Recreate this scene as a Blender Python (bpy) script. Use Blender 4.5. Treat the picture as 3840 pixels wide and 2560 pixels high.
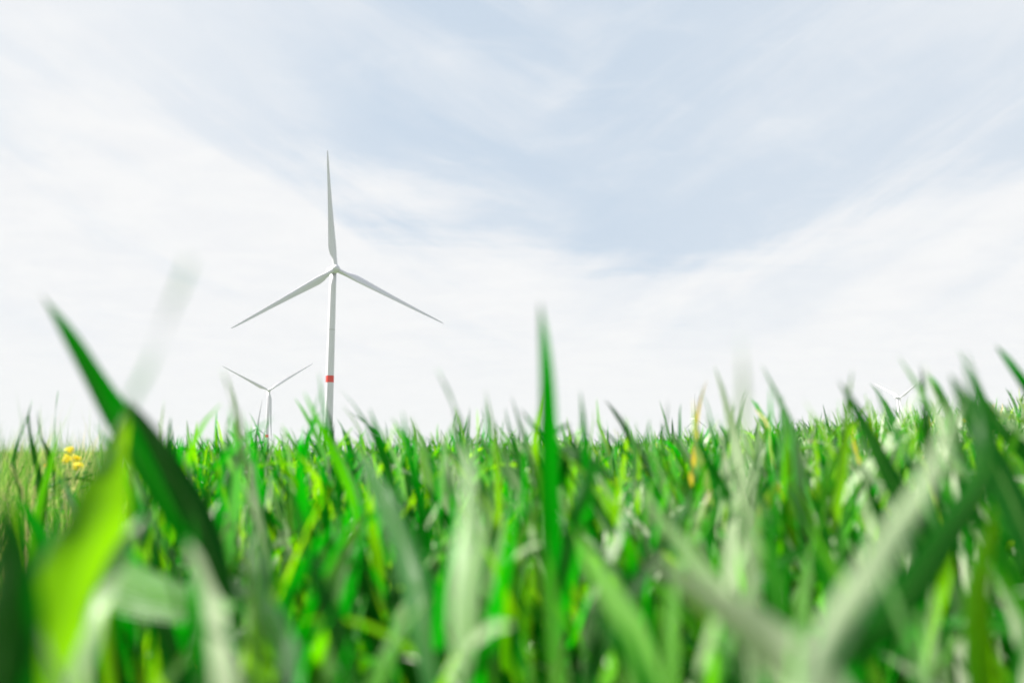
import bpy, bmesh, math, random
import numpy as np
from mathutils import Vector, Matrix
for o in list(bpy.data.objects): bpy.data.objects.remove(o)
S = bpy.context.scene
C = S.collection
R_ = math.radians
rng = np.random.default_rng(7)
random.seed(7)

# ------------------------------------------------------------------ camera
CAM_Z = 0.56; PITCH = 8.0; FPX = 2987.0          # focal length in pixels of the 3840 px wide photograph (28 mm)
cam_d = bpy.data.cameras.new('camera'); cam = bpy.data.objects.new('camera', cam_d); C.objects.link(cam)
cam_d.sensor_width = 36; cam_d.lens = 28.0
cam.location = (0, 0, CAM_Z); cam.rotation_euler = (R_(90 + PITCH), 0, 0)
cam_d.clip_start = 0.02; cam_d.clip_end = 60000
cam_d.dof.use_dof = True; cam_d.dof.focus_distance = 60.0; cam_d.dof.aperture_fstop = 2.5
S.camera = cam

# ------------------------------------------------------------------ light
SUN_EL, SUN_AZ = 47.0, -76.0                      # azimuth from the view direction (+Y), negative = left
sd = Vector((math.sin(R_(SUN_AZ)) * math.cos(R_(SUN_EL)), math.cos(R_(SUN_AZ)) * math.cos(R_(SUN_EL)), math.sin(R_(SUN_EL))))
sun_l = bpy.data.lights.new('sun', 'SUN'); sun = bpy.data.objects.new('sun', sun_l); C.objects.link(sun)
sun_l.energy = 5.0; sun_l.angle = R_(0.6); sun_l.color = (1.0, 0.96, 0.88)
sun.rotation_euler = sd.to_track_quat('Z', 'Y').to_euler()
S.view_settings.view_transform = 'Standard'; S.view_settings.look = 'None'
S.view_settings.exposure = 1.8; S.view_settings.gamma = 1.0

class NT:
    def __init__(s, nt): s.nt = nt; nt.nodes.clear()
    def n(s, t, **kw):
        nd = s.nt.nodes.new(t)
        for k, v in kw.items(): setattr(nd, k, v)
        return nd
    def l(s, a, b): s.nt.links.new(a, b)
    def set(s, sock, v):
        if isinstance(v, bpy.types.NodeSocket): s.l(v, sock)
        else: sock.default_value = v
    def m(s, op, a, b=None, c=None, clamp=False):
        nd = s.n('ShaderNodeMath', operation=op, use_clamp=clamp)
        for i, v in enumerate((a, b, c)):
            if v is not None: s.set(nd.inputs[i], v)
        return nd.outputs[0]
    def mr(s, v, a, b, c=0.0, d=1.0, smooth=True):
        nd = s.n('ShaderNodeMapRange', interpolation_type='SMOOTHSTEP' if smooth else 'LINEAR')
        for i, q in enumerate((v, a, b, c, d)): s.set(nd.inputs[i], q)
        return nd.outputs[0]
    def mix(s, f, a, b, bt='MIX'):
        nd = s.n('ShaderNodeMix', data_type='RGBA', blend_type=bt)
        s.set(nd.inputs[0], f); s.set(nd.inputs[6], a); s.set(nd.inputs[7], b)
        return nd.outputs[2]
    def ramp(s, f, stops, interp='LINEAR'):
        nd = s.n('ShaderNodeValToRGB'); cr = nd.color_ramp; cr.interpolation = interp
        while len(cr.elements) < len(stops): cr.elements.new(0.5)
        for e, (p, c) in zip(cr.elements, stops):
            e.position = p; e.color = c if len(c) == 4 else (*c, 1)
        s.set(nd.inputs[0], f); return nd.outputs[0]
    def noise(s, vec, scale, detail=4, rough=0.5, dist=0.0):
        nd = s.n('ShaderNodeTexNoise'); s.l(vec, nd.inputs['Vector'])
        nd.inputs['Scale'].default_value = scale; nd.inputs['Detail'].default_value = detail
        nd.inputs['Roughness'].default_value = rough; nd.inputs['Distortion'].default_value = dist
        return nd.outputs['Fac']

# ------------------------------------------------------------------ world: sky with thin high cloud
W = bpy.data.worlds.new('World'); S.world = W; W.use_nodes = True
w = NT(W.node_tree)
out = w.n('ShaderNodeOutputWorld'); bg = w.n('ShaderNodeBackground'); w.l(bg.outputs[0], out.inputs[0])
sky = w.n('ShaderNodeTexSky', sky_type='NISHITA'); sky.sun_disc = False
sky.sun_elevation = R_(SUN_EL); sky.sun_rotation = R_(SUN_AZ); sky.dust_density = 1.5; sky.air_density = 1.0
tc = w.n('ShaderNodeTexCoord'); sp = w.n('ShaderNodeSeparateXYZ'); w.l(tc.outputs['Generated'], sp.inputs[0])
X, Y, Z = sp.outputs
az = w.m('ARCTAN2', X, Y)                          # radians, 0 = towards the turbines
el = w.m('ARCSINE', Z)
zz = w.m('ADD', w.m('MAXIMUM', Z, 0.0), 0.12)
cb = w.n('ShaderNodeCombineXYZ')
w.l(w.m('DIVIDE', X, zz), cb.inputs[0]); w.l(w.m('DIVIDE', Y, zz), cb.inputs[1])
def streak(rot, sx, sy, scale, detail, dist, off=(0, 0, 0)):
    mp = w.n('ShaderNodeMapping'); w.l(cb.outputs[0], mp.inputs[0])
    mp.inputs['Rotation'].default_value = (0, 0, R_(rot)); mp.inputs['Scale'].default_value = (sx, sy, 1); mp.inputs['Location'].default_value = off
    return w.noise(mp.outputs[0], scale, detail, 0.55, dist)
n1 = streak(28, 0.45, 1.0, 1.1, 6, 0.5)
n2 = streak(-35, 0.4, 1.2, 1.7, 8, 0.8, (3, 1, 0))
n3 = streak(15, 0.8, 1.0, 5.0, 9, 0.6, (7, 2, 0))
def fan(slope, k, scale, seed, detail=7):
    c2 = w.n('ShaderNodeCombineXYZ'); w.l(w.m('MULTIPLY', az, 1.6), c2.inputs[0])
    w.l(w.m('MULTIPLY', w.m('ADD', el, w.m('MULTIPLY', az, slope)), k), c2.inputs[1]); c2.inputs[2].default_value = seed
    return w.noise(c2.outputs[0], scale, detail, 0.58, 0.35)
side = w.mr(az, -0.02, 0.16)
fL = fan(0.36, 5.0, 1.5, 1.3); fR = fan(-0.40, 5.0, 1.5, 4.1)
fm = w.n('ShaderNodeMix', data_type='FLOAT'); w.l(side, fm.inputs[0]); w.l(fL, fm.inputs[2]); w.l(fR, fm.inputs[3]); fanv = fm.outputs[0]
wob = w.m('ADD', w.m('MULTIPLY', w.m('SUBTRACT', fanv, 0.5), -0.30), w.m('MULTIPLY', w.m('SUBTRACT', n3, 0.5), 0.09))
wob = w.m('ADD', wob, w.m('MULTIPLY', w.m('SUBTRACT', n2, 0.5), 0.14))
# elevation (rad, 0..0.7 scaled to 0..1) of the lower edge of the clear area, as a function of azimuth (-0.6..0.6 rad)
azn = w.mr(az, -0.6, 0.6, 0, 1, smooth=False)
def pix(px, py):                                   # photograph pixel -> (azimuth position 0..1, elevation 0..1)
    a = (px - 1920) / FPX; b = (1280 - py) / FPX
    y = math.cos(R_(PITCH)) - b * math.sin(R_(PITCH)); z = math.sin(R_(PITCH)) + b * math.cos(R_(PITCH))
    return (math.atan2(a, y) + 0.6) / 1.2, math.atan2(z, math.hypot(a, y)) / 0.7
def g(v): return (v, v, v)
edge_pts = [(0, 230), (600, 450), (1150, 760), (1650, 920), (2200, 1070), (2600, 1090), (3000, 980), (3400, 820), (3840, 660)]
edge = w.ramp(azn, [(min(max(pix(*p)[0], 0), 1), g(min(pix(*p)[1], 1))) for p in edge_pts], 'B_SPLINE')
eb = w.n('ShaderNodeRGBToBW'); w.l(edge, eb.inputs[0])
above = w.m('SUBTRACT', w.m('ADD', el, wob), w.m('MULTIPLY', eb.outputs[0], 0.7))
clear = w.mr(above, -0.02, 0.08)
amt = w.ramp(azn, [(0.05, g(.22)), (0.22, g(.55)), (0.36, g(1)), (0.6, g(1)), (0.75, g(.85)), (1, g(.72))]); ab = w.n('ShaderNodeRGBToBW'); w.l(amt, ab.inputs[0])
clear = w.m('MULTIPLY', clear, ab.outputs[0])
wob = w.m('ADD', wob, 0.0)
wisps = w.m('ADD', w.mr(fanv, 0.42, 0.70, 0, 0.45), w.mr(n3, 0.5, 0.8, 0, 0.2))
clear = w.m('MULTIPLY', clear, w.m('SUBTRACT', 1.0, wisps, clamp=True))
lowpatch = w.m('MULTIPLY', w.mr(fanv, 0.52, 0.36), w.mr(el, 0.05, 0.2))
clear = w.m('MAXIMUM', clear, w.m('MULTIPLY', lowpatch, 0.30))
cloudc = w.mix(w.mr(n3, 0.3, 0.7), (2.58, 2.62, 2.68, 1), (2.71, 2.73, 2.75, 1))
thin = w.mix(0.03, (1.70, 1.99, 2.31, 1), sky.outputs[0])        # blue seen through thin veil
thin = w.mix(1.0, thin, (1.0, 1.0, 1.0, 1), 'MULTIPLY')
col = w.mix(clear, cloudc, thin)
col = w.mix(w.mr(el, 0.02, 0.16, 0.75, 0.0), col, (2.68, 2.70, 2.72, 1))
w.l(col, bg.inputs[0]); bg.inputs[1].default_value = 0.1

# ------------------------------------------------------------------ helpers
def ray(px, py):
    a = (px - 1920) / FPX; b = (1280 - py) / FPX; p = R_(PITCH)
    return Vector((a, math.cos(p) - b * math.sin(p), math.sin(p) + b * math.cos(p)))
def at(px, py, D):                                 # point seen at that pixel at forward distance D
    r = ray(px, py); return Vector((0, 0, CAM_Z)) + r * (D / r.y)
def tag(o, label=None, cat=None, group=None, kind=None):
    for k, v in (('label', label), ('category', cat), ('group', group), ('kind', kind)):
        if v: o[k] = v
    return o
def empty(name, loc, rz=0.0):
    o = bpy.data.objects.new(name, None); C.objects.link(o); o.location = loc; o.rotation_euler = (0, 0, rz); o.empty_display_size = 0.1
    return o
def mesh_obj(name, verts, faces, mat, parent=None, smooth=True):
    me = bpy.data.meshes.new(name); me.from_pydata([tuple(v) for v in verts], [], faces); me.update()
    if smooth: me.shade_smooth()
    me.materials.append(mat)
    o = bpy.data.objects.new(name, me); C.objects.link(o)
    if parent: o.parent = parent
    return o
def bm_obj(name, bm, mat, parent=None, smooth=True):
    me = bpy.data.meshes.new(name); bm.normal_update(); bm.to_mesh(me); bm.free()
    if smooth: me.shade_smooth()
    me.materials.append(mat)
    o = bpy.data.objects.new(name, me); C.objects.link(o)
    if parent: o.parent = parent
    return o
def new_mat(name):
    m = bpy.data.materials.new(name); m.use_nodes = True
    return m, NT(m.node_tree)
def rings(secs, close=True, cap=True):
    V = []; F = []; n = len(secs[0])
    for s in secs: V += list(s)
    for i in range(len(secs) - 1):
        for j in range(n):
            k = (j + 1) % n
            F.append((i*n+j, i*n+k, (i+1)*n+k, (i+1)*n+j))
    if cap: F.append(tuple(range(n))[::-1]); F.append(tuple(range((len(secs)-1)*n, len(secs)*n)))
    return V, F

# ------------------------------------------------------------------ materials
def paint_mat(name, base, rough=0.4):
    m, t = new_mat(name)
    o = t.n('ShaderNodeOutputMaterial'); p = t.n('ShaderNodeBsdfPrincipled'); t.l(p.outputs[0], o.inputs[0])
    tcn = t.n('ShaderNodeTexCoord'); mp = t.n('ShaderNodeMapping'); t.l(tcn.outputs['Object'], mp.inputs[0]); mp.inputs['Scale'].default_value = (1, 1, 0.08)
    nz = t.noise(mp.outputs[0], 1.3, 5, 0.6)
    c = t.mix(t.mr(nz, 0.35, 0.75), (*base, 1), (base[0]*0.9, base[1]*0.91, base[2]*0.89, 1))
    t.l(c, p.inputs['Base Color']); p.inputs['Roughness'].default_value = rough
    return m
M_white = paint_mat('turbine_paint', (0.62, 0.605, 0.68), 0.42)
M_red = paint_mat('signal_red_paint', (0.70, 0.045, 0.03), 0.45)
M_seam = paint_mat('seam_metal', (0.33, 0.34, 0.35), 0.5)  # plain grey metal of the tower's flange rings
M_dark = paint_mat('dark_metal', (0.12, 0.13, 0.12), 0.5)

def leaf_mat(name, ramp, trans_ramp, trans=0.4, rough=0.4, spec=0.6):
    m, t = new_mat(name)
    o = t.n('ShaderNodeOutputMaterial')
    at_ = t.n('ShaderNodeAttribute', attribute_name='tint'); sepc = t.n('ShaderNodeSeparateColor'); t.l(at_.outputs['Color'], sepc.inputs[0])
    rnd, across, along = sepc.outputs                  # per-leaf random, position across, position along
    base = t.ramp(rnd, ramp); tr = t.ramp(rnd, trans_ramp)
    # parallel veins and pale midrib, yellowing tips on some leaves
    wv = t.m('SINE', t.m('MULTIPLY', across, 60.0))
    base = t.mix(t.mr(wv, -1, 1, 0.0, 0.30), base, t.mix(0.5, base, (0.03, 0.14, 0.01, 1)))
    mid = t.m('LESS_THAN', t.m('ABSOLUTE', t.m('SUBTRACT', across, 0.5)), 0.045)
    base = t.mix(t.m('MULTIPLY', mid, 0.5), base, (0.12, 0.24, 0.06, 1))
    tcn = t.n('ShaderNodeTexCoord')
    nz = t.noise(tcn.outputs['Object'], 38.0, 3, 0.6)
    base = t.mix(t.mr(nz, 0.45, 0.8, 0.0, 0.22), base, (0.03, 0.14, 0.003, 1))
    tip = t.m('MULTIPLY', t.mr(along, 0.86, 1.0), t.m('GREATER_THAN', rnd, 0.9))
    base = t.mix(tip, base, (0.50, 0.34, 0.06, 1))
    p = t.n('ShaderNodeBsdfPrincipled'); t.l(base, p.inputs['Base Color'])
    t.set(p.inputs['Roughness'], t.mr(nz, 0.3, 0.7, rough - 0.08, rough + 0.12)); t.set(p.inputs['Specular IOR Level'], t.mr(rnd, 0.45, 0.72, spec*0.12, spec))
    bump = t.n('ShaderNodeBump'); bump.inputs['Strength'].default_value = 0.35; bump.inputs['Distance'].default_value = 0.001
    t.l(wv, bump.inputs['Height']); t.l(bump.outputs[0], p.inputs['Normal'])
    tl = t.n('ShaderNodeBsdfTranslucent'); t.l(tr, tl.inputs[0])
    ms = t.n('ShaderNodeMixShader'); ms.inputs[0].default_value = trans
    t.l(p.outputs[0], ms.inputs[1]); t.l(tl.outputs[0], ms.inputs[2]); t.l(ms.outputs[0], o.inputs[0])
    return m
WR = [(0.0, (0.0008, 0.022, 0.003)), (0.25, (0.001, 0.045, 0.002)), (0.44, (0.004, 0.11, 0.002)), (0.53, (0.05, 0.20, 0.012)), (0.62, (0.32, 0.42, 0.23)), (0.90, (0.60, 0.65, 0.50)), (0.93, (0.10, 0.24, 0.005)), (0.975, (0.14, 0.22, 0.01)), (1.0, (0.45, 0.32, 0.07))]  # pale stops put sunlit highlights into the leaf colour, dark greens the shade
WT = [(0.0, (0.0, 0.09, 0.001)), (0.25, (0.0, 0.22, 0.001)), (0.40, (0.002, 0.38, 0.0)), (0.50, (0.34, 0.70, 0.0)), (0.60, (0.01, 0.30, 0.001)), (0.90, (0.12, 0.36, 0.02)), (0.94, (0.48, 0.74, 0.0)), (1.0, (0.65, 0.48, 0.03))]
M_leaf = leaf_mat('wheat_leaf', WR, WT, 0.42, 0.42, 1.0)
MR = [(0.0, (0.02, 0.07, 0.01)), (0.4, (0.05, 0.13, 0.02)), (0.65, (0.14, 0.22, 0.05)), (0.85, (0.40, 0.42, 0.22)), (1.0, (0.62, 0.50, 0.36))]
MT = [(0.0, (0.02, 0.22, 0.01)), (0.5, (0.14, 0.40, 0.02)), (1.0, (0.55, 0.46, 0.2))]
M_meadow = leaf_mat('meadow_grass', MR, MT, 0.4, 0.5, 0.5)
def simple(name, col, rough=0.6, trans=0.0):
    m, t = new_mat(name); o = t.n('ShaderNodeOutputMaterial'); p = t.n('ShaderNodeBsdfPrincipled')
    tcn = t.n('ShaderNodeTexCoord'); nz = t.noise(tcn.outputs['Object'], 60, 3)
    c = t.mix(nz, (*[v*0.8 for v in col], 1), (*[min(v*1.15, 1) for v in col], 1)); t.l(c, p.inputs['Base Color']); p.inputs['Roughness'].default_value = rough
    if trans:
        tl = t.n('ShaderNodeBsdfTranslucent'); t.l(c, tl.inputs[0]); ms = t.n('ShaderNodeMixShader'); ms.inputs[0].default_value = trans
        t.l(p.outputs[0], ms.inputs[1]); t.l(tl.outputs[0], ms.inputs[2]); t.l(ms.outputs[0], o.inputs[0])
    else: t.l(p.outputs[0], o.inputs[0])
    return m
M_stem = simple('green_stem', (0.07, 0.20, 0.03))
M_yellow = simple('yellow_petals', (0.88, 0.74, 0.02), 0.6, 0.3)
M_petal = simple('white_petals', (0.80, 0.80, 0.74), 0.6, 0.3)

# ------------------------------------------------------------------ turbines: where they stand
HUB_H = 105.0; ROT = 66.0; OVER = 4.5
TURB = [  # hub pixel, distance, yaw (deg), phase
    ((1258, 1008), 420, 27.5, -5.6, 'tall white wind turbine with a red band on its tower, nearest and largest'),
    ((1009, 1463), 1040, 21.4, 56.1, 'white wind turbine with one blade hanging down its tower, left of the red-banded one'),
    ((966, 1606), 1781, 55.8, 8.2, 'small far wind turbine half sunk in the wheat, left of the second turbine'),
    ((3373, 1491), 1600, 115, 60, 'white wind turbine seen side on above the wheat at the right of the field'),
    ((2608, 1570), 2055, 35.0, 0.5, 'distant grey wind turbine with one blade upright and the hub just above the wheat tips'),
    ((2885, 1605), 5183, 1.3, 15.8, 'faintest and smallest white wind turbine on the skyline, pale against the haze'),
    ((2181, 1615), 2610, 27.4, 0.4, 'thin distant wind turbine rising behind the wheat right of the tall central leaf'),
]
TB = []
for (h, D, yaw, ph, lab) in TURB:
    hub = at(h[0], h[1], D); y = R_(yaw)
    ax = Vector((math.sin(y), -math.cos(y), 0))
    TB.append((hub - ax * OVER - Vector((0, 0, HUB_H)), yaw, ph, lab))
# ------------------------------------------------------------------ ground: one sheet to the horizon, rolling away
ctrl = [(b.x, b.y, b.z, 1.0) for (b, *_r) in TB]
NEAR = [(60*math.sin(a), 60*math.cos(a), 0.0, 1.0) for a in np.linspace(0, 2*math.pi, 13)[:-1]]
FAR = [(8000*math.sin(a), 8000*math.cos(a), -20.0, 1.0) for a in np.linspace(0, 2*math.pi, 13)[:-1]]
CT = np.array(ctrl + NEAR + FAR)
def ground(x, y):
    x = np.asarray(x, float); y = np.asarray(y, float); r = np.hypot(x, y)
    num = np.zeros_like(x); den = np.zeros_like(x)
    for cx, cy, cz, _ in CT:
        d2 = ((x-cx)**2 + (y-cy)**2) / (60 + 0.15*math.hypot(cx, cy))**2 + 1e-6
        wgt = 1/d2**1.5; num += wgt*cz; den += wgt
    z = num/den
    k = np.clip((r - 40)/60, 0, 1); z = z*k
    # the near field rises gently to the right
    z = z + 0.085*np.clip(x - 0.75, 0, 5)*np.clip(1 - (r-10)/40, 0, 1)
    return z
rad = [0.0] + list(np.geomspace(0.6, 9000, 120)); na = 160
gv = [(0, 0, float(ground(0, 0)))]; gf = []
for r in rad[1:]:
    a = np.linspace(0, 2*np.pi, na, endpoint=False); xs = r*np.sin(a); ys = r*np.cos(a); zs = ground(xs, ys)
    gv += list(zip(xs, ys, zs))
for j in range(na): gf.append((0, 1+(j+1) % na, 1+j))
for i in range(len(rad)-2):
    for j in range(na):
        k = (j+1) % na; a0 = 1+i*na
        gf.append((a0+j, a0+k, a0+na+k, a0+na+j))
M_g, t = new_mat('field_ground')
o_ = t.n('ShaderNodeOutputMaterial'); p_ = t.n('ShaderNodeBsdfPrincipled'); t.l(p_.outputs[0], o_.inputs[0]); p_.inputs['Roughness'].default_value = 0.9
geo = t.n('ShaderNodeNewGeometry'); ln = t.n('ShaderNodeVectorMath', operation='LENGTH'); t.l(geo.outputs['Position'], ln.inputs[0])
na_ = t.noise(geo.outputs['Position'], 0.004, 4); nb_ = t.noise(geo.outputs['Position'], 9.0, 6, 0.7); nc_ = t.noise(geo.outputs['Position'], 0.6, 5, 0.6)
soil = t.mix(nb_, (0.035, 0.026, 0.016, 1), (0.11, 0.085, 0.055, 1))
crop = t.mix(t.mr(na_, 0.4, 0.6), (0.06, 0.10, 0.035, 1), (0.11, 0.13, 0.07, 1)); crop = t.mix(t.mr(nc_, 0.3, 0.7, 0, 0.4), crop, (0.03, 0.09, 0.015, 1))
gc = t.mix(t.mr(ln.outputs['Value'], 30, 80), soil, crop); t.l(gc, p_.inputs['Base Color'])
bp = t.n('ShaderNodeBump'); bp.inputs['Strength'].default_value = 0.6; bp.inputs['Distance'].default_value = 0.03; t.l(nb_, bp.inputs['Height']); t.l(bp.outputs[0], p_.inputs['Normal'])
tag(mesh_obj('ground', gv, gf, M_g), kind='structure')

# ------------------------------------------------------------------ thin haze over the plain
M_h, t = new_mat('haze_air'); o_ = t.n('ShaderNodeOutputMaterial'); pv = t.n('ShaderNodeVolumePrincipled')
pv.inputs['Color'].default_value = (0.52, 0.545, 0.57, 1); pv.inputs['Density'].default_value = 0.00008; pv.inputs['Anisotropy'].default_value = 0.0
t.l(pv.outputs[0], o_.inputs['Volume'])
hz0, hz1, hh = -75.0, 300.0, 9600.0
hv = [(sx*hh, sy*hh, z) for z in (hz0, hz1) for sx, sy in ((-1, -1), (1, -1), (1, 1), (-1, 1))]
tag(mesh_obj('haze', hv, [(3, 2, 1, 0), (4, 5, 6, 7), (0, 1, 5, 4), (1, 2, 6, 5), (2, 3, 7, 6), (3, 0, 4, 7)], M_h, None, False), kind='stuff')
S.cycles.volume_bounces = 0

# ------------------------------------------------------------------ wind turbine
def lathe(prof, n=40):                             # prof: (r, z)
    return rings([[(r*math.cos(2*math.pi*j/n), r*math.sin(2*math.pi*j/n), z) for j in range(n)] for r, z in prof])
def t_r(z): return 2.38 - (2.38-1.75)*z/HUB_H      # tower radius at height
def airfoil(chord, thick, circ, n=44):
    pts = []
    for j in range(n):
        a = 2*math.pi*j/n
        u = (1 + math.cos(a))/2                     # 1 = leading edge, 0 = trailing edge
        s = 1-u
        yt = 5*thick*(0.2969*math.sqrt(s) - 0.126*s - 0.3516*s*s + 0.2843*s**3 - 0.1036*s**4)
        yy = yt*(1 if math.sin(a) >= 0 else -1)*chord
        fx = (u-0.70)*chord; fy = yy
        cx_ = math.cos(a)*1.28; cy_ = math.sin(a)*1.28
        pts.append((fx*(1-circ)+cx_*circ, fy*(1-circ)+cy_*circ))
    return pts
def blade_mesh():
    st = [(1.6, 2.5, .5, 1), (3.2, 2.5, .5, 1), (4.6, 2.7, .5, .85), (6.5, 3.3, .42, .5), (9, 4.0, .34, .16), (12, 4.25, .28, .02), (16, 3.95, .25, 0), (22, 3.4, .23, 0),
          (30, 2.75, .21, 0), (38, 2.2, .19, 0), (46, 1.75, .18, 0), (54, 1.35, .17, 0), (60, 1.0, .16, 0), (63.5, .72, .16, 0), (65.3, .42, .16, 0), (66.0, .12, .16, 0)]
    rs = np.array([q[0] for q in st]); fine = np.concatenate([np.linspace(1.6, 14, 22), np.linspace(15, 62, 40), np.linspace(62.6, 66, 10)])
    st = [(float(r), *[float(np.interp(r, rs, [q[i] for q in st])) for i in (1, 2, 3)]) for r in fine]
    secs = []
    for r, c, th, ci in st:
        k = max(0, min(1, (r-4)/62)); tw = -R_(15*(1-k)**1.8 + 4)
        pre = -2.2*(r/66)**2.2
        secs.append([(x*math.cos(tw)-y*math.sin(tw), x*math.sin(tw)+y*math.cos(tw)+pre, r) for x, y in airfoil(c, th, ci)])
    return rings(secs)
tilt, cone = R_(5), R_(3.2)
AX = Vector((0, -math.cos(tilt), math.sin(tilt))); UPV = Vector((0, math.sin(tilt), math.cos(tilt))); RT = Vector((1, 0, 0))
HUBL = Vector((0, -OVER, HUB_H))
def blade_matrix(a):
    d = ((UPV*math.cos(a) + RT*math.sin(a))*math.cos(cone) + AX*math.sin(cone)).normalized()
    x = (RT*math.cos(a) - UPV*math.sin(a)).normalized(); y = d.cross(x).normalized(); x = y.cross(d)
    return Matrix.Translation(HUBL) @ Matrix((x, y, d)).transposed().to_4x4()
def make_turbine():
    root = empty('wind_turbine', (0, 0, 0))
    zt = HUB_H - 2.1
    V, F = lathe([(t_r(z), z) for z in (-6, 0, 12, 24, 36, 44, 50, 60, 72, 84, 96, zt)], 48)
    tw = mesh_obj('tower', V, F, M_white, root)
    b0, b1 = 44.0, 47.6
    V, F = lathe([(t_r(b0)+.06, b0), (t_r(b1)+.06, b1)], 48); F = F[:-2]; mesh_obj('red_band', V, F, M_red, tw)
    for hz in (72.2, 22.0):
        V, F = lathe([(t_r(hz)+.025, hz), (t_r(hz)+.025, hz+.3)], 48); F = F[:-2]; mesh_obj('flange_ring', V, F, M_seam, tw)
    # nacelle: rounded tapered housing behind the hub, dark yaw bearing underneath
    secs = []
    for y, wv, ht, zc in ((-2.2, 1.5, 1.5, .05), (-1.7, 1.85, 1.8, .05), (0, 2.0, 2.0, .1), (4, 2.0, 2.05, .15), (7.2, 1.95, 1.95, .2), (8.4, 1.75, 1.7, .3), (8.8, 1.3, 1.2, .35)):
        ring = []
        for j in range(24):
            a = 2*math.pi*j/24; ca, sa = math.cos(a), math.sin(a)
            ring.append((wv*abs(ca)**.45*(1 if ca > 0 else -1), y, HUB_H+zc+ht*abs(sa)**.45*(1 if sa > 0 else -1)))
        secs.append(ring)
    V, F = rings(secs); nc = mesh_obj('nacelle', V, F, M_white, root)
    V, F = lathe([(1.6, zt-.1), (1.72, zt), (1.72, zt+.35), (1.5, zt+.5)], 32); mesh_obj('yaw_bearing', V, F, M_dark, root)
    bm = bmesh.new()
    for (x, y, z, sx, sy, sz) in ((0, 7.0, HUB_H+2.45, 1.5, .35, .5), (0.7, 5.4, HUB_H+2.6, .05, .05, .8), (-0.7, 5.4, HUB_H+2.6, .05, .05, .8)):
        bmesh.ops.create_cube(bm, size=1, matrix=Matrix.Translation((x, y, z)) @ Matrix.Diagonal((sx*2, sy*2, sz*2, 1)).to_4x4())
    bm_obj('cooler_and_masts', bm, M_white, nc, False)
    # hub: rounded spinner on the tilted axis with three root collars
    prof = [(1.35, -2.3), (1.95, -1.9), (2.25, -1.0), (2.3, 0.2), (2.1, 1.2), (1.6, 2.0), (.95, 2.5), (.3, 2.7), (.02, 2.72)]
    V, F = lathe(prof, 36); q = AX.to_track_quat('Z', 'Y').to_matrix().to_4x4()
    V = [Matrix.Translation(HUBL) @ q @ Vector(v) for v in V]
    hb = mesh_obj('hub', V, F, M_white, root)
    V, F = blade_mesh(); bl = bpy.data.meshes.new('blade'); bl.from_pydata(V, [], F); bl.update(); bl.shade_smooth(); bl.materials.append(M_white)
    for k in range(3):
        b = bpy.data.objects.new('blade', bl); C.objects.link(b); b.parent = root; b['_i'] = k
    return root
def set_rotor(root, ph, pitch=0.0):
    k = 0
    for ch in root.children:
        if ch.name.startswith('blade'):
            ch.matrix_local = blade_matrix(R_(ph + 120*k)) @ Matrix.Rotation(R_(pitch), 4, 'Z'); k += 1
def copy_tree(o, parent=None):
    c = o.copy(); C.objects.link(c); c.parent = parent
    for ch in list(o.children): copy_tree(ch, c)
    return c
proto = make_turbine()
for ch in proto.children:
    if '_i' in ch: del ch['_i']
trees = [proto] + [copy_tree(proto) for _ in TB[1:]]
bpy.context.view_layer.update()
for o, (b, yaw, ph, lab) in zip(trees, TB):
    o.location = b; o.rotation_euler = (0, 0, R_(yaw)); set_rotor(o, ph, 35 if yaw == 115 else 0)
    tag(o, lab, 'wind turbine', 'wind turbines standing beyond the wheat field')

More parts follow.
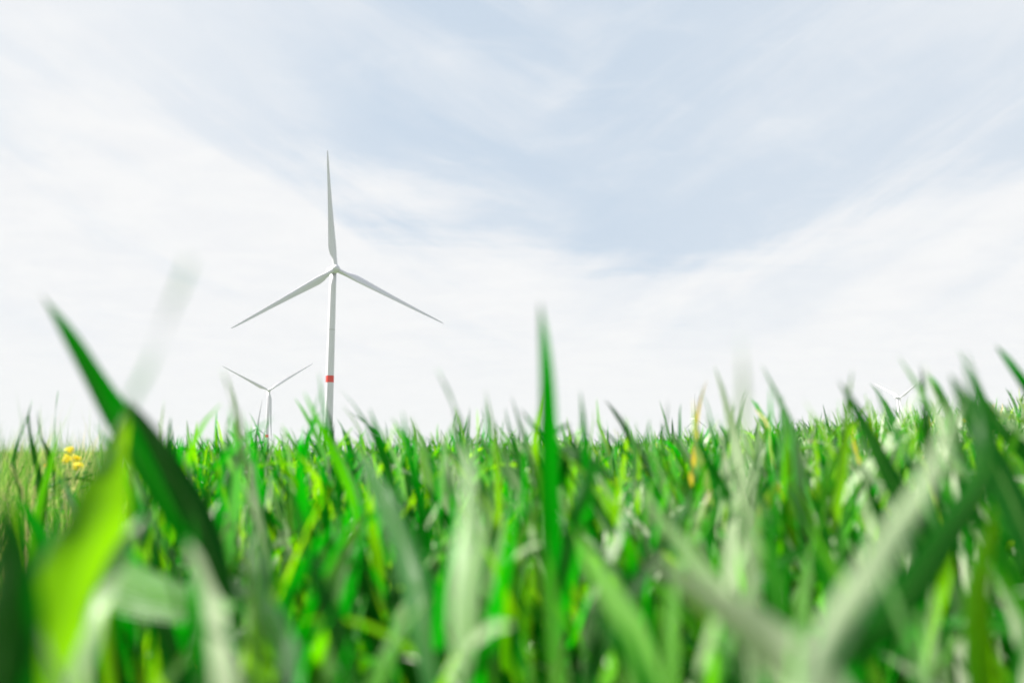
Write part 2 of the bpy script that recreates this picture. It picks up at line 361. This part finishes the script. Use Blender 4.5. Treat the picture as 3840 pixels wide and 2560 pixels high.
# ------------------------------------------------------------------ leaves in bulk
def leaf_batch(base, az_, lean, length, width, bend, twist, rnd, seg, fold=True, roll=None):
    """numpy: N curved, tapering, V-folded leaves. base Nx3; az_ = heading; lean = start angle from vertical; bend = total extra angle."""
    N = len(base); tt = np.linspace(0, 1, seg+1)
    ang = lean[:, None] + bend[:, None]*tt[None, :]**1.8                 # angle from vertical along the leaf
    ds = length[:, None]/seg
    dh = np.sin(ang)*ds; dz = np.cos(ang)*ds
    h = np.concatenate([np.zeros((N, 1)), np.cumsum((dh[:, 1:]+dh[:, :-1])/2, 1)], 1)
    zz_ = np.concatenate([np.zeros((N, 1)), np.cumsum((dz[:, 1:]+dz[:, :-1])/2, 1)], 1)
    ca, sa = np.cos(az_)[:, None], np.sin(az_)[:, None]
    cen = np.stack([base[:, 0:1]+h*ca, base[:, 1:2]+h*sa, base[:, 2:3]+zz_], -1)
    und = np.sin(tt[None, :]*(5+6*rnd[:, None])+rnd[:, None]*40)*0.006*tt[None, :]*(length[:, None]/.2)
    cen[..., 0] += -und*sa; cen[..., 1] += und*ca
    tan = np.stack([np.sin(ang)*ca, np.sin(ang)*sa, np.cos(ang)], -1)
    side = np.stack([-sa+0*h, ca+0*h, 0*h], -1)
    nor = np.cross(tan, side)
    tw = (twist[:, None]*tt[None, :]) + (0 if roll is None else roll[:, None])
    sd_ = side*np.cos(tw)[..., None] + nor*np.sin(tw)[..., None]
    nr_ = nor*np.cos(tw)[..., None] - side*np.sin(tw)[..., None]
    prof = np.minimum(1, 0.55+1.6*tt)*np.clip(1-tt**2.6, 0, 1)**0.9
    prof[-1] = 0.02
    hw = (width[:, None]*prof[None, :]/2)[..., None]
    if fold:
        P = np.stack([cen - sd_*hw + nr_*hw*0.28, cen, cen + sd_*hw + nr_*hw*0.28], 2); k = 3
    else:
        P = np.stack([cen - sd_*hw, cen + sd_*hw], 2); k = 2
    vid = np.arange(N*(seg+1)*k).reshape(N, seg+1, k)
    f = np.stack([vid[:, :-1, :-1], vid[:, :-1, 1:], vid[:, 1:, 1:], vid[:, 1:, :-1]], -1).reshape(-1, 4)
    col = np.empty((N, seg+1, k, 4), np.float32)
    col[..., 0] = rnd[:, None, None]; col[..., 1] = np.linspace(0, 1, k)[None, None, :]; col[..., 2] = tt[None, :, None]; col[..., 3] = 1
    return P.reshape(-1, 3), f, col.reshape(-1, 4)
def stem_batch(base, top, rad0, rnd):
    """thin 3-sided stems"""
    N = len(base); a = np.array([0, 2.094, 4.189]); o = np.stack([np.cos(a), np.sin(a), 0*a], -1)
    P = np.stack([base[:, None, :]+o[None]*rad0, top[:, None, :]+o[None]*rad0*.7], 1)
    vid = np.arange(N*6).reshape(N, 2, 3)
    f = np.stack([vid[:, 0, :], np.roll(vid[:, 0, :], -1, 1), np.roll(vid[:, 1, :], -1, 1), vid[:, 1, :]], -1).reshape(-1, 4)
    col = np.ones((N, 2, 3, 4), np.float32); col[..., 0] = rnd[:, None, None]*.5+.3; col[..., 1] = .3; col[..., 2] = .2
    return P.reshape(-1, 3), f, col.reshape(-1, 4)
def build_bulk(name, parts, mat):
    off = 0; V = []; F = []; K = []
    for p, f, c in parts: V.append(p); F.append(f+off); K.append(c); off += len(p)
    V = np.concatenate(V).astype(np.float32); F = np.concatenate(F).astype(np.int32); K = np.concatenate(K)
    me = bpy.data.meshes.new(name); me.vertices.add(len(V)); me.vertices.foreach_set('co', V.ravel())
    me.loops.add(F.size); me.loops.foreach_set('vertex_index', F.ravel())
    me.polygons.add(len(F)); me.polygons.foreach_set('loop_start', np.arange(0, F.size, 4, dtype=np.int32))
    me.update(calc_edges=True)
    at_ = me.color_attributes.new('tint', 'FLOAT_COLOR', 'POINT'); at_.data.foreach_set('color', K.ravel())
    me.shade_smooth(); me.materials.append(mat)
    o = bpy.data.objects.new(name, me); C.objects.link(o)
    print(name, len(F), 'faces'); return o

def margin(x, y):                                  # True where the weedy field margin is (left)
    return x < -0.05 - 0.44*y
def scatter(y0, y1, dens, spread=0.82, pad=1.1):
    area = 0; pts = []
    hw1 = spread*max(y1, 0)+pad
    n = int((y1-y0)*2*hw1*dens)
    x = rng.uniform(-hw1, hw1, n); y = rng.uniform(y0, y1, n)
    k = np.abs(x) < spread*np.maximum(y, 0)+pad
    x, y = x[k], y[k]; k = ~margin(x, y)
    return x[k], y[k]
def wheat(x, y, nl, seg, fold, hmul=1.0, wmul=1.0, stems=True):
    parts = []; n = len(x); gz = ground(x, y); hs = rng.normal(0.395, 0.045, n)*hmul
    # patchy growth
    rr = np.hypot(x, y); hs = hs - 0.026 - 0.040*np.clip(-x/np.maximum(y, .6)*3, 0, 1)
    hs *= 1 + 0.05*np.sin(x*1.7+y*.9) + 0.04*np.sin(y*2.3-x*.6)
    lx = rng.normal(-0.05, .05, n) - 0.03*np.clip(x, -.5, 1.5); ly = rng.normal(0, .05, n)
    hs = np.minimum(hs, np.where(rr < 1.0, .355, np.where(rr < 1.8, .40, .5)))
    b = np.stack([x, y, gz], -1); top = np.stack([x+lx, y+ly, gz+hs], -1)
    r0 = rng.random(n)
    if stems: parts.append(stem_batch(b, top, 0.0019, r0))
    a0 = rng.uniform(0, 2*np.pi, n)
    for k in range(nl):
        fr = (k+1)/nl; u = rng.uniform(-.1, .05, n)+fr
        bs = b+(top-b)*np.clip(u, .1, 1)[:, None]
        aa = a0 + np.pi*k + rng.normal(0, .5, n); wind = rng.random(n) < .3; aa[wind] = rng.normal(np.pi, .7, wind.sum())
        L = rng.normal(0.225, 0.05, n)*(0.8+.2*fr); L = np.where(rr < 1.0, np.minimum(L, .19), np.minimum(L, .30)); Wd = np.clip(rng.normal(0.0155, 0.0035, n), .007, .024)*wmul
        topleaf = fr > .7
        lean = np.abs(rng.normal(0.18 if topleaf else .42, .19, n)); bend = np.abs(rng.normal(.25 if topleaf else .8, .42, n))
        # a few leaves are kinked right over
        kk = rng.random(n) < .08; bend[kk] += 1.4
        tw = rng.normal(0, 1.5, n)
        tt_ = np.clip(r0*.4+rng.random(n)*.60-.06+.12*np.clip(x/np.maximum(y, .3)*1.6+.35, 0, 1)-.04*(rr < 1), 0, 1); tt_ = np.where(rr < 1.3, tt_*.95, tt_)
        if k == 0: tt_ = np.where((rng.random(n) < .22) & (L < .22) & (fr < .3), 1.0, tt_)
        parts.append(leaf_batch(bs, aa, lean, L, Wd, bend, tw, tt_, seg, fold, rng.normal(0, .4, n)))
    return parts
near = []
x, y = scatter(-1.2, 6.0, 430)
r = np.hypot(x, y); inw = (np.abs(x) < 0.72*y+.08)
lim = np.where(inw, 0.36, 0.30)                     # the photographer's own hole in the crop
k = (r > lim) & ~((inw) & (r < 0.95) & (rng.random(len(x)) > (r-.05)/.65))
x, y = x[k], y[k]
near += wheat(x, y, 5, 8, True, 1.0)
mid = []
x, y = scatter(6.0, 20.0, 130); mid += wheat(x, y, 3, 5, True, 1.0, 1.05, False)
far = []
x, y = scatter(20.0, 110.0, 9); far += wheat(x, y, 2, 3, False, 1.0, 2.4, False)
fieldobj = build_bulk('wheat_field', near+mid+far, M_leaf)
tag(fieldobj, 'dense green young wheat covering the whole field', 'wheat', kind='stuff')

# the weedy strip at the field margin on the left
def scatter_m(y0, y1, dens):
    n = int((y1-y0)*(y1*.45+1.5)*dens); y = rng.uniform(y0, y1, n); x = -0.05-0.44*y - rng.uniform(0, y1*.4+1.3, n)
    k = -x < 0.95*np.maximum(y, 0)+1.2
    return x[k], y[k]
parts = []
for (y0, y1, dn, wd) in ((1.7, 8, 1000, .0042), (8, 30, 200, .008), (30, 120, 14, .03)):
    x, y = scatter_m(y0, y1, dn); n = len(x); b = np.stack([x, y, ground(x, y)], -1)
    parts.append(leaf_batch(b, rng.uniform(0, 6.28, n), np.abs(rng.normal(.12, .14, n)), np.clip(rng.normal(.57, .08, n), .2, .72), rng.normal(wd, wd*.3, n), np.abs(rng.normal(.35, .35, n)), rng.normal(0, .6, n), rng.random(n), 6 if y1 < 9 else 4, False))
tag(build_bulk('meadow_grass', parts, M_meadow), 'pale fine weedy grass along the left edge of the wheat', 'grass', kind='stuff')

# ------------------------------------------------------------------ individual wheat plants in front
def catmull(P, n):
    P = [P[0]+(P[0]-P[1])] + list(P) + [P[-1]+(P[-1]-P[-2])]; out = []
    m = len(P)-3
    for i in range(n+1):
        u = i/n*m; k = min(int(u), m-1); t_ = u-k; a, b, c, d = P[k:k+4]
        out.append(0.5*((2*b)+(c-a)*t_+(2*a-5*b+4*c-d)*t_*t_+(3*b-a-3*c+d)*t_**3))
    return out
def leaf_obj(pts, width, face, rnd, parent, twist=0.0, seg=22):
    """pts world points root->tip; face = roll of the blade about its own length (0 = broad side to -Y)"""
    c = catmull(pts, seg); V = []; F = []; col = []
    for i, p in enumerate(c):
        t_ = i/seg; tg = (c[min(i+1, seg)]-c[max(i-1, 0)]).normalized()
        s = tg.cross(Vector((0, 1, 0))); s = s.normalized() if s.length > 1e-4 else Vector((1, 0, 0)); nrm = s.cross(tg).normalized()
        a = face + twist*t_; sd_ = s*math.cos(a)+nrm*math.sin(a); nr_ = nrm*math.cos(a)-s*math.sin(a)
        hw = width/2*min(1, .5+2*t_)*max(1-t_**2.6, 0)**.85 + .0002
        for j in range(5):
            q = (j-2)/2; V.append(p+sd_*hw*q+nr_*hw*.3*(abs(q)**1.3)+nr_*0.0006*math.sin(t_*19+q*2)); col.append((rnd, j/4, t_, 1))
    for i in range(seg):
        for j in range(4): a0 = i*5+j; F.append((a0, a0+1, a0+6, a0+5))
    o = mesh_obj('leaf', [v - parent.location for v in V], F, M_leaf, parent)
    at_ = o.data.color_attributes.new('tint', 'FLOAT_COLOR', 'POINT'); at_.data.foreach_set('color', np.array(col, np.float32).ravel())
    return o
def tube(name, pts, r0, r1, mat, parent, n=8):
    secs = []
    for i, p in enumerate(pts):
        tg = (pts[min(i+1, len(pts)-1)]-pts[max(i-1, 0)]).normalized(); s = tg.cross(Vector((0, 1, 0.01))).normalized(); q = s.cross(tg)
        r = r0+(r1-r0)*i/(len(pts)-1); secs.append([p+(s*math.cos(6.2832*j/n)+q*math.sin(6.2832*j/n))*r - parent.location for j in range(n)])
    V, F = rings(secs); return mesh_obj(name, V, F, mat, parent)
def plant(label, leaves, basepx=None, group='wheat plants standing out in front of the field'):
    """leaves: list of (pixels, D0, D1, width, face, rnd, twist)"""
    px0, D0 = leaves[0][0][0], leaves[0][1]
    j = at(*px0, D0); gx, gy = j.x+random.uniform(-.03, .03), j.y+random.uniform(-.01, .03)
    gz = float(ground(gx, gy)); root = empty('wheat_plant', (gx, gy, gz))
    tag(root, label, 'wheat plant', group)
    low = min((at(*l[0][0], l[1]) for l in leaves), key=lambda v: v.z)
    chain = [Vector((gx, gy, gz))]
    tops = sorted([at(*l[0][0], l[1]) for l in leaves], key=lambda v: v.z)
    chain += [v for v in tops if v.z > gz+.03]
    tube('stem', catmull(chain, 10), .0024, .0018, M_stem, root)
    for (pxs, d0, d1, wd, face, rnd, *tw) in leaves:
        m = len(pxs)-1; leaf_obj([at(*p, d0+(d1-d0)*i/m) for i, p in enumerate(pxs)], wd*1.3, face, rnd, root, tw[0] if tw else 0.0)
    return root
P = [
 ('wheat plant at the left with one tall leaf leaning left high above the skyline', [
   ([(860, 2300), (700, 1980), (520, 1700), (390, 1500), (270, 1290), (150, 1100)], .72, .60, .024, -.1, .08, .6),
   ([(860, 2300), (740, 1950), (600, 1700), (470, 1490)], .56, .60, .018, -.3, .14, .6),
   ([(860, 2300), (420, 2150), (400, 1850), (490, 1500)], .50, .60, .026, -.8, .50, .2),
   ([(860, 2300), (760, 2500), (640, 2750)], .62, .45, .017, .2, .3, .3)]),
 ('blurred pale leaf leaning right across the tall left leaf, tip high in the sky', [
   ([(760, 2500), (600, 2050), (470, 1620), (570, 1330), (710, 980)], .40, .26, .0045, .6, .05, .8)]),
 ('broad yellow-green backlit leaf glowing at the lower left', [
   ([(180, 2750), (230, 2400), (330, 2080), (400, 1820), (440, 1640)], .38, .42, .028, -.75, .475, .4),
   ([(180, 2750), (120, 2500), (150, 2300), (230, 2050), (300, 1900)], .40, .48, .022, -.7, .42, .5),
   ([(180, 2750), (300, 2420), (350, 2260), (430, 2080), (540, 1930)], .36, .42, .018, .9, .60, -.6)]),
 ('very blurred dark green leaf at the lower left corner', [
   ([(-40, 2900), (0, 2500), (30, 2150), (10, 1850)], .30, .30, .022, .1, .1, .2)]),
 ('bright upright central leaf standing tallest in the middle of the field', [
   ([(2075, 2480), (2070, 2100), (2060, 1700), (2050, 1400), (2025, 1130)], .76, .58, .0135, -.3, .2, .5),
   ([(2075, 2480), (2150, 2050), (2200, 1820), (2260, 1700)], .66, .72, .015, -.5, .4, .6)]),
 ('star of short dark crossed leaf tips behind the central leaf', [
   ([(2080, 2000), (2075, 1800), (2040, 1660), (1990, 1590), (1950, 1530)], 1.1, 1.05, .012, .7, .2, .6),
   ([(2080, 2000), (2090, 1800), (2130, 1690), (2240, 1750), (2330, 1830)], 1.1, 1.0, .018, .3, .15, .4),
   ([(2080, 2000), (2085, 1700), (2060, 1640), (2110, 1600), (2145, 1588)], 1.1, 1.05, .010, .4, .2, .6)]),
 ('pale broad leaf leaning left right of the centre, foot at the lower edge', [
   ([(2980, 2620), (2820, 2380), (2640, 2180), (2480, 1960), (2330, 1770)], .44, .56, .015, .6, .59, .7)]),
 ('big pale blue-green leaf crossing the right of the view up to the right', [
   ([(2990, 2700), (3150, 2330), (3330, 2030), (3480, 1780), (3600, 1480)], .26, .34, .008, .25, .66, .7),
   ([(2990, 2700), (3300, 2360), (3560, 2000), (3700, 1700), (3620, 1330)], .36, .5, .014, .1, .3, .4)]),
 ('tall dark leaf leaning left in front of the side-on turbine', [
   ([(3560, 2300), (3450, 2000), (3330, 1780), (3230, 1580), (3140, 1420)], .80, .86, .017, .3, .2, .9),
   ([(3560, 2300), (3480, 1900), (3410, 1740), (3340, 1590), (3280, 1440)], .80, 1.0, .009, .6, .3, .4)]),
 ('folded upright leaf with a kinked tip at the right edge of the turbine blade', [
   ([(3560, 2050), (3500, 1800), (3468, 1600), (3462, 1480), (3450, 1360)], 1.15, 1.1, .011, .9, .15, .6),
   ([(3560, 2050), (3600, 1800), (3580, 1640), (3520, 1470), (3465, 1390)], 1.15, 1.1, .015, .5, .6, .6)]),
 ('long leaf entering high at the right edge of the view, leaning left', [
   ([(4050, 2050), (3980, 1700), (3880, 1500), (3800, 1380), (3730, 1290)], .95, .9, .012, .5, .25, .5),
   ([(4050, 2050), (3900, 1760), (3760, 1620), (3700, 1500)], .95, 1.0, .016, .4, .2, .6)]),
 ('large blurred blue-green leaf low at the right, running down to the right', [
   ([(3250, 2800), (3050, 2580), (2840, 2390), (2620, 2230), (2400, 2080)], .30, .34, .017, .5, .82, .2)]),
 ('ghostly blurred upright tip reaching above the skyline right of centre', [
   ([(2830, 2750), (2815, 2200), (2790, 1700), (2780, 1270)], .42, .38, .0065, .8, .7, .4)]),
 ('curved blurred tip bending left in the open sky left of centre', [
   ([(1790, 2100), (1760, 1800), (1720, 1600), (1690, 1500), (1640, 1385)], .85, .8, .0095, .7, .4, .7)]),
 ('slim sharp blade pointing straight up left of the central leaf', [
   ([(1760, 1950), (1755, 1750), (1753, 1640), (1762, 1520)], 2.0, 2.0, .010, .4, .35, .4),
   ([(1760, 1950), (1790, 1800), (1840, 1690), (1870, 1600)], 2.0, 1.9, .011, .4, .5, .4)]),
 ('dark pointed leaf leaning left, second skyline leaf right of the central one', [
   ([(2520, 1980), (2450, 1780), (2370, 1660), (2320, 1570), (2265, 1495)], 1.45, 1.45, .014, .4, .15, .7)]),
 ('soft pale leaf in front of the smaller left turbines, curving up left', [
   ([(960, 2000), (930, 1750), (890, 1580), (860, 1470), (835, 1390)], .75, .72, .008, .8, .85, .3)]),
 ('bright green pair of leaves rising side by side left of the small turbines', [
   ([(660, 1950), (640, 1750), (632, 1640), (640, 1560)], 1.6, 1.6, .013, .2, .4, .5),
   ([(660, 1950), (610, 1760), (600, 1620), (615, 1500)], 1.6, 1.65, .013, .3, .65, .6)]),
 ('leaf rising in front of the red-banded tower foot', [
   ([(1270, 1850), (1262, 1740), (1243, 1660), (1240, 1590), (1228, 1530)], 2.2, 2.2, .016, .3, .15, .8)]),
 ('bright backlit leaf beside the second turbine tower, tip up right', [
   ([(870, 1950), (890, 1720), (885, 1600), (882, 1530), (862, 1430)], 1.3, 1.3, .014, .3, .55, .6),
   ([(870, 1950), (850, 1720), (846, 1620), (862, 1545)], 1.3, 1.4, .010, .4, .3, .4)]),
 ('broad pale leaf rising upright below the skyline left of centre', [
   ([(1730, 2500), (1720, 2200), (1740, 1950), (1745, 1750), (1740, 1640)], .36, .46, .011, .4, .575, .9)]),
 ('dark broad leaf at the lower middle left leaning left', [
   ([(1680, 2800), (1600, 2350), (1520, 2050), (1400, 1800), (1330, 1660)], .5, .75, .018, -.45, .36, .4)]),
 ('grey-green blurred leaf pair at the lower left of centre', [
   ([(860, 2900), (790, 2500), (760, 2250), (700, 2020)], .34, .4, .024, .7, .78, .3),
   ([(860, 2900), (1050, 2500), (980, 2250), (930, 2000)], .34, .5, .016, .2, .2, .5)]),
 ('tall leaf at the far right leaning left with a broad dark side', [
   ([(3960, 2300), (3840, 1980), (3740, 1760), (3640, 1560), (3560, 1400)], .62, .70, .019, .3, .2, .6)]),
 ('green upright leaf at the left edge beside the yellow flowers', [
   ([(150, 2050), (140, 1800), (120, 1700), (105, 1600), (108, 1540)], 1.9, 1.9, .02, .3, .3, .5),
   ([(150, 2050), (60, 1800), (50, 1700), (95, 1580), (120, 1500)], 1.9, 1.9, .012, .3, .4, .5),
   ([(150, 2050), (170, 1800), (175, 1700), (150, 1640), (138, 1540)], 1.9, 1.9, .018, .4, .2, .5)]),
 ('slim dark stem with a folded leaf against the sky above the flowers', [
   ([(205, 1950), (198, 1750), (200, 1650), (205, 1560), (217, 1465)], 2.4, 2.4, .012, .5, .2, .9)]),
]
for lab, lv in P: plant(lab, lv)

# ------------------------------------------------------------------ flowers
def petals_mesh(centre, n, r, mat_name=None):
    V = []; F = []
    for k in range(n):
        # one small four-petalled flower
        d = Vector((random.gauss(0, 1), random.gauss(0, 1), random.gauss(.4, .8))).normalized(); c = centre+d*r*random.uniform(.3, 1)
        u = d.orthogonal().normalized(); v = d.cross(u)
        for q in range(4):
            a = q*math.pi/2+.3; e = u*math.cos(a)+v*math.sin(a); f = d.cross(e); L = r*.42
            b = len(V); V += [c, c+e*L*.6+f*L*.42+d*L*.25, c+e*L*1.05+d*L*.12, c+e*L*.6-f*L*.42+d*L*.25]; F.append((b, b+1, b+2, b+3))
    return V, F
def flower(name, label, px, D, r, mat, n, group=None, cat='flower'):
    top = at(*px, D); gz = float(ground(top.x, top.y)); root = empty(name, (top.x+.02, top.y+.02, gz)); tag(root, label, cat, group)
    tube('stem', catmull([Vector((top.x+.02, top.y+.02, gz)), Vector((top.x+.01, top.y, (gz+top.z)/2)), top], 8), .0022, .0012, M_stem, root, 6)
    V, F = petals_mesh(top, n, r); mesh_obj('flower_head', [v-root.location for v in V], F, mat, root, False)
    for k in range(3):
        z = top.z - .07 - .06*k; a = k*2.2; b = Vector((top.x+.01, top.y, z)); e = Vector((math.cos(a), math.sin(a), .5))
        leaf_obj([b, b+e*.04, b+e*.08+Vector((0, 0, -.01))], .012, .4, .4, root, 0, 8)
for px, D, r, lab in (((262, 1690), 2.9, .017, 'topmost yellow flower of the clump at the field margin'), ((246, 1722), 2.8, .017, 'left yellow flower of the clump, lower than the topmost'),
                      ((282, 1722), 2.7, .018, 'large right yellow flower of the clump beside the blurred leaf'), ((290, 1748), 2.6, .017, 'lowest yellow flower of the clump beside the blurred leaf')):
    flower('yellow_flower', lab, px, D, r, M_yellow, 26, 'yellow flowers in the weedy margin')
M_orange = simple('orange_petals', (0.80, 0.36, 0.01), .6, .3)
flower('yellow_flower', 'small orange-yellow flower left of the yellow clump', (172, 1745), 2.6, .010, M_orange, 16, 'yellow flowers in the weedy margin')
flower('yellow_flower', 'lone yellow flower inside the wheat right of the centre', (2642, 1785), 1.9, .014, M_yellow, 20)
flower('white_flower', 'blurred white flower head among the wheat at the left', (692, 1803), 1.15, .012, M_petal, 30)

# ------------------------------------------------------------------ render
S.render.engine = 'CYCLES'
S.cycles.filter_width = 1.8; S.cycles.max_bounces = 8; S.cycles.transparent_max_bounces = 4; S.cycles.transmission_bounces = 6
S.render.resolution_x = 1024; S.render.resolution_y = 682
